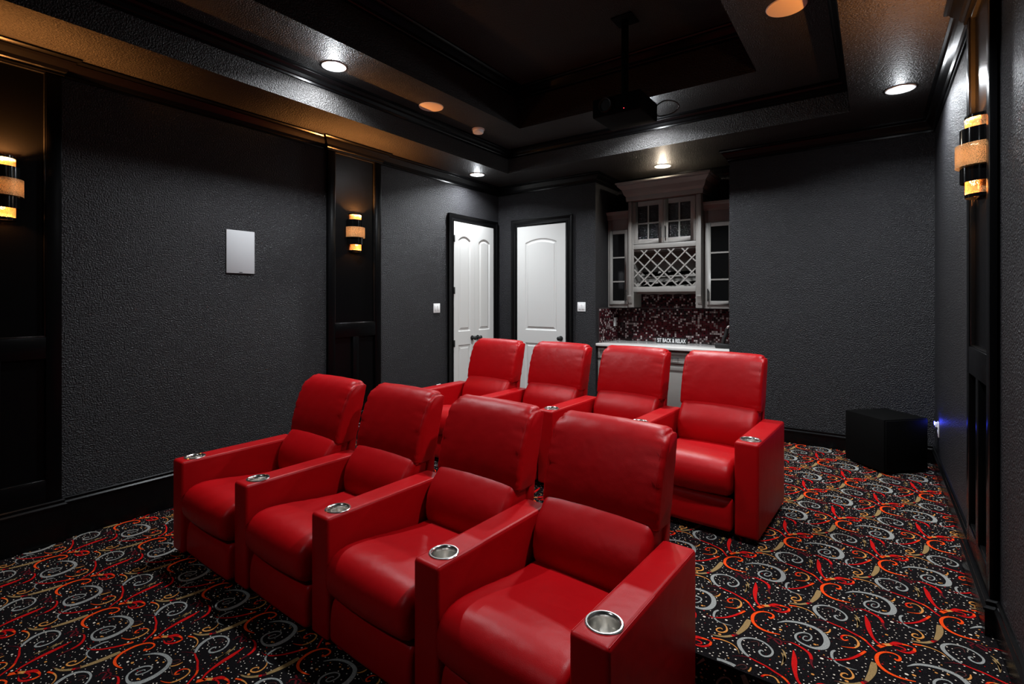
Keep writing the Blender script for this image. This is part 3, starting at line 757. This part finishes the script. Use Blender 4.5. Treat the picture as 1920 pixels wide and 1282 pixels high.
# centre cabinet; local origin at the middle of its front, at the bottom of its legs
CXL, CXR, CYF = -2.585, -1.660, 6.20; cz0 = 1.536
e = empty('wall_cabinet', ((CXL+CXR)/2, CYF, cz0)); tag(e, 'tall grey centre wall cabinet with glass doors over a diagonal wine lattice', 'cabinet')
ox, oy = (CXL+CXR)/2, CYF
X = lambda v: v-ox
Z = lambda v: v-cz0
dep = AYB-CYF-.012
fl, fr = X(-2.520), X(-1.735)
bm = bmesh.new()   # carcass with an open wine section and open knee space
box(bm, X(CXL), X(CXL)+.018, .02, dep, 0, Z(3.02)); box(bm, X(CXR)-.018, X(CXR), .02, dep, 0, Z(3.02))
box(bm, X(CXL)+.018, X(CXR)-.018, dep-.012, dep, Z(1.72), Z(3.02)); box(bm, X(CXL)+.018, X(CXR)-.018, .02, dep-.012, Z(2.265), Z(2.283))
box(bm, X(CXL)+.018, X(CXR)-.018, .02, dep-.012, Z(1.775), Z(1.793)); box(bm, X(CXL)+.018, X(CXR)-.018, .02, dep-.012, Z(3.0), Z(3.02))
obj('carcass', bm, 'cabinet', e)
for a, b_ in ((X(CXL), fl), (fr, X(CXR))): obj('stile', B(a, b_, 0, .022, 0, Z(3.02)), 'cabinet', e, bevel=.002)
for a, b_ in ((1.735, 1.800), (2.285, 2.345), (2.895, 3.02)): obj('rail', B(fl, fr, 0, .022, Z(a), Z(b_)), 'cabinet', e, bevel=.002)
obj('glass_shelf', B(X(CXL)+.018, X(CXR)-.018, .04, dep-.012, Z(2.60), Z(2.612)), 'cabinet', e)
ap = [(fl, Z(1.745)), (fl, Z(1.705))]
nn = 48
for k in range(nn+1): ap.append((fl+(fr-fl)*k/nn, Z(1.700)+.010*abs(sin(k/nn*pi*5.0))))
ap += [(fr, Z(1.745))]
bm = bmesh.new(); prism(bm, ap, 'y', .10, .115); obj('scalloped_apron', bm, 'cabinet', e)
mid = (fl+fr)/2
dz0, dz1 = Z(2.350), Z(2.890)
for a, b_, h_ in ((fl+.002, mid-.002, mid-.030), (mid+.002, fr-.002, mid+.030)):
    glazed_door(e, a, b_, dz0, dz1, -.003, [(a+b_)/2], [(dz0+dz1)/2-.012], (h_, dz0+.13), 'seeded_glass', .058)
# lattice of crossing slats, each slat its own piece, clipped to the opening
lx0, lx1, lz0, lz1 = fl, fr, Z(1.800), Z(2.272)
per = .1725; nodes0 = lx0+.052
def clip_slat(c, sgn):           # line x = c + sgn*(z-lz0)
    out = []
    hw_ = .0105*sqrt(2)
    a, b_ = lz0, lz1
    if sgn > 0: a, b_ = max(a, lz0+(lx0-c)), min(b_, lz0+(lx1-c))
    else: a, b_ = max(a, lz0+(c-lx1)), min(b_, lz0+(c-lx0))
    if b_-a < .02: return None
    xa, xb = c+sgn*(a-lz0), c+sgn*(b_-lz0)
    d = .0105/sqrt(2)
    return [(xa-d*1, a+d*sgn), (xa+d*1, a-d*sgn), (xb+d*1, b_-d*sgn), (xb-d*1, b_+d*sgn)]
for sgn, yy in ((1, .004), (-1, .010)):
    for k in range(-4, 9):
        c = nodes0+k*per+(0 if sgn > 0 else 0)
        q = clip_slat(c, sgn)
        if q:
            q = [(min(max(x, lx0), lx1), min(max(z, lz0-.001), lz1)) for x, z in q]
            bm = bmesh.new(); prism(bm, q, 'y', yy, yy+.0075); obj('lattice_slat', bm, 'cabinet', e)
# round-notched bottle cradles behind the lattice
for zc_, y0 in ((1.793, .09), (1.93, .20)):
    pts = [(fl+.005, Z(zc_)), (fr-.005, Z(zc_)), (fr-.005, Z(zc_)+.075)]
    xs_ = fr-.005-.02
    k = 0
    while xs_-.095 > fl+.01:
        for t in range(9): pts.append((xs_-.0475-.0475*cos(pi*t/8), Z(zc_)+.075-.045*sin(pi*t/8))[::1])
        seg_ = pts[-9:]; pts[-9:] = seg_[::-1] if seg_[0][0] < seg_[-1][0] else seg_
        xs_ -= .125
    pts.append((fl+.005, Z(zc_)+.075))
    bm = bmesh.new(); prism(bm, pts, 'y', y0, y0+.012)
    bmesh.ops.triangulate(bm, faces=bm.faces); obj('bottle_cradle', bm, 'cabinet', e)
# side pilaster strips with corbels
for sx, a in ((1, X(CXR)-.048), (-1, X(CXL)+.004)):
    obj('fluted_strip', B(a, a+.044, -.030, 0, Z(1.66), Z(2.90)), 'cabinet', e, bevel=.004)
    bm = bmesh.new(); prism(bm, [(-.052, Z(1.68)), (-.044, Z(1.665)), (-.030, Z(1.640)), (-.020, Z(1.60)), (0, Z(1.58)), (0, Z(1.69)), (-.052, Z(1.69))], 'x', a-.003, a+.047)
    obj('corbel', bm, 'cabinet', e, bevel=.003)
cab_crown(e, X(CXL)-.012, X(CXR)+.012, -.034, dep, Z(2.905), Z(3.140), .115)

def side_cab(x0, x1, label, hside):
    yf = 6.28; z0 = 1.530; e = empty('wall_cabinet', ((x0+x1)/2, yf, z0)); tag(e, label, 'cabinet', 'narrow glass wall cabinets'); hw = (x1-x0)/2; dp = AYB-yf-.012; zt = 2.72-z0
    bm = bmesh.new(); box(bm, -hw, -hw+.016, .02, dp, 0, zt); box(bm, hw-.016, hw, .02, dp, 0, zt); box(bm, -hw, hw, dp-.01, dp, 0, zt)
    box(bm, -hw, hw, .02, dp, 0, .018); box(bm, -hw, hw, .02, dp, zt-.02, zt)
    obj('carcass', bm, 'cabinet', e)
    s1 = .045
    for a, b_ in ((-hw, -hw+s1), (hw-s1, hw)): obj('stile', B(a, b_, 0, .02, 0, zt), 'cabinet', e, bevel=.002)
    obj('rail', B(-hw+s1, hw-s1, 0, .02, 0, .055), 'cabinet', e, bevel=.002); obj('rail', B(-hw+s1, hw-s1, 0, .02, 2.545-z0, zt), 'cabinet', e, bevel=.002)
    a, b_ = -hw+s1-.012, hw-s1+.012
    glazed_door(e, a, b_, .045, 2.555-z0, -.020, [], [1.875-z0, 2.195-z0], ((b_-.02) if hside > 0 else (a+.02), .16), 'clear_glass', .046)
    for z in (1.80, 2.25): obj('shelf', B(-hw+.016, hw-.016, .05, dp-.01, z-z0, z-z0+.018), 'cabinet', e)
    cab_crown(e, -hw, hw, 0, dp, zt-.015, zt+.085, .055)
    return e
side_cab(AX0+.004, CXL-.004, 'narrow grey wall cabinet with one glass door, left of the wine lattice', 1)
side_cab(CXR+.004, AX1-.004, 'narrow grey wall cabinet with one glass door, right of the wine lattice', -1)
e = tag(obj('tin_box', B(-.05, .05, -.03, .03, 0, .05), 'red_item', None, bevel=.01, loc=((CXR+AX1)/2+.01, 6.36, 1.5485)), 'small reddish box low inside the right glass cabinet', 'box')

# SIT BACK & RELAX sign
e = empty('sign', (-2.105, 6.43, ZC)); tag(e, 'small black block sign reading SIT BACK & RELAX on the bar counter', 'sign')
obj('sign_block', B(-.200, .200, 0, .030, 0, .074), 'sign_black', e, bevel=.002)
tcu = bpy.data.curves.new('txt', 'FONT'); tcu.body = 'SIT BACK & RELAX'; tcu.align_x = 'CENTER'; tcu.align_y = 'CENTER'; tcu.size = .062; tcu.extrude = .0008; tcu.offset = .0008
to = bpy.data.objects.new('txt', tcu); COL.objects.link(to)
dg = bpy.context.evaluated_depsgraph_get(); dg.update()
tm = bpy.data.meshes.new_from_object(to.evaluated_get(dg)); bpy.data.objects.remove(to)
xs_ = [v.co.x for v in tm.vertices]; ys_ = [v.co.y for v in tm.vertices]
sx_ = .365/(max(xs_)-min(xs_)); sy_ = .052/(max(ys_)-min(ys_)); cx_, cy_ = (max(xs_)+min(xs_))/2, (max(ys_)+min(ys_))/2
for v in tm.vertices: v.co = Vector(((v.co.x-cx_)*sx_, -.0010-v.co.z*.5, (v.co.y-cy_)*sy_+.037))
tm.materials.clear(); tm.materials.append(MATS['sign_white']); tm.name = 'sign_lettering'
link_mesh('sign_lettering', tm, e)

# black gadget at the right end of the counter
e = empty('bottle_opener', (-1.405, 6.16, ZC)); tag(e, 'black lever bottle opener standing at the right end of the bar counter', 'bottle opener')
bm = bmesh.new(); prism(bm, [(-.085, 0), (.07, 0), (.07, .05), (-.02, .058), (-.075, .060), (-.095, .045)], 'y', -.05, .05); obj('base', bm, 'black_plastic', e, bevel=.008)
bm = bmesh.new(); tube(bm, catmull([(-.01, 0, .05), (.0, 0, .11), (.025, 0, .17), (.035, 0, .23)], 12), .022, 12); obj('body', bm, 'black_plastic', e, smooth=True)
bm = bmesh.new(); tube(bm, catmull([(.03, 0, .225), (.045, -.01, .25), (.075, -.02, .262)], 8), .013, 10); obj('lever', bm, 'steel', e, smooth=True)
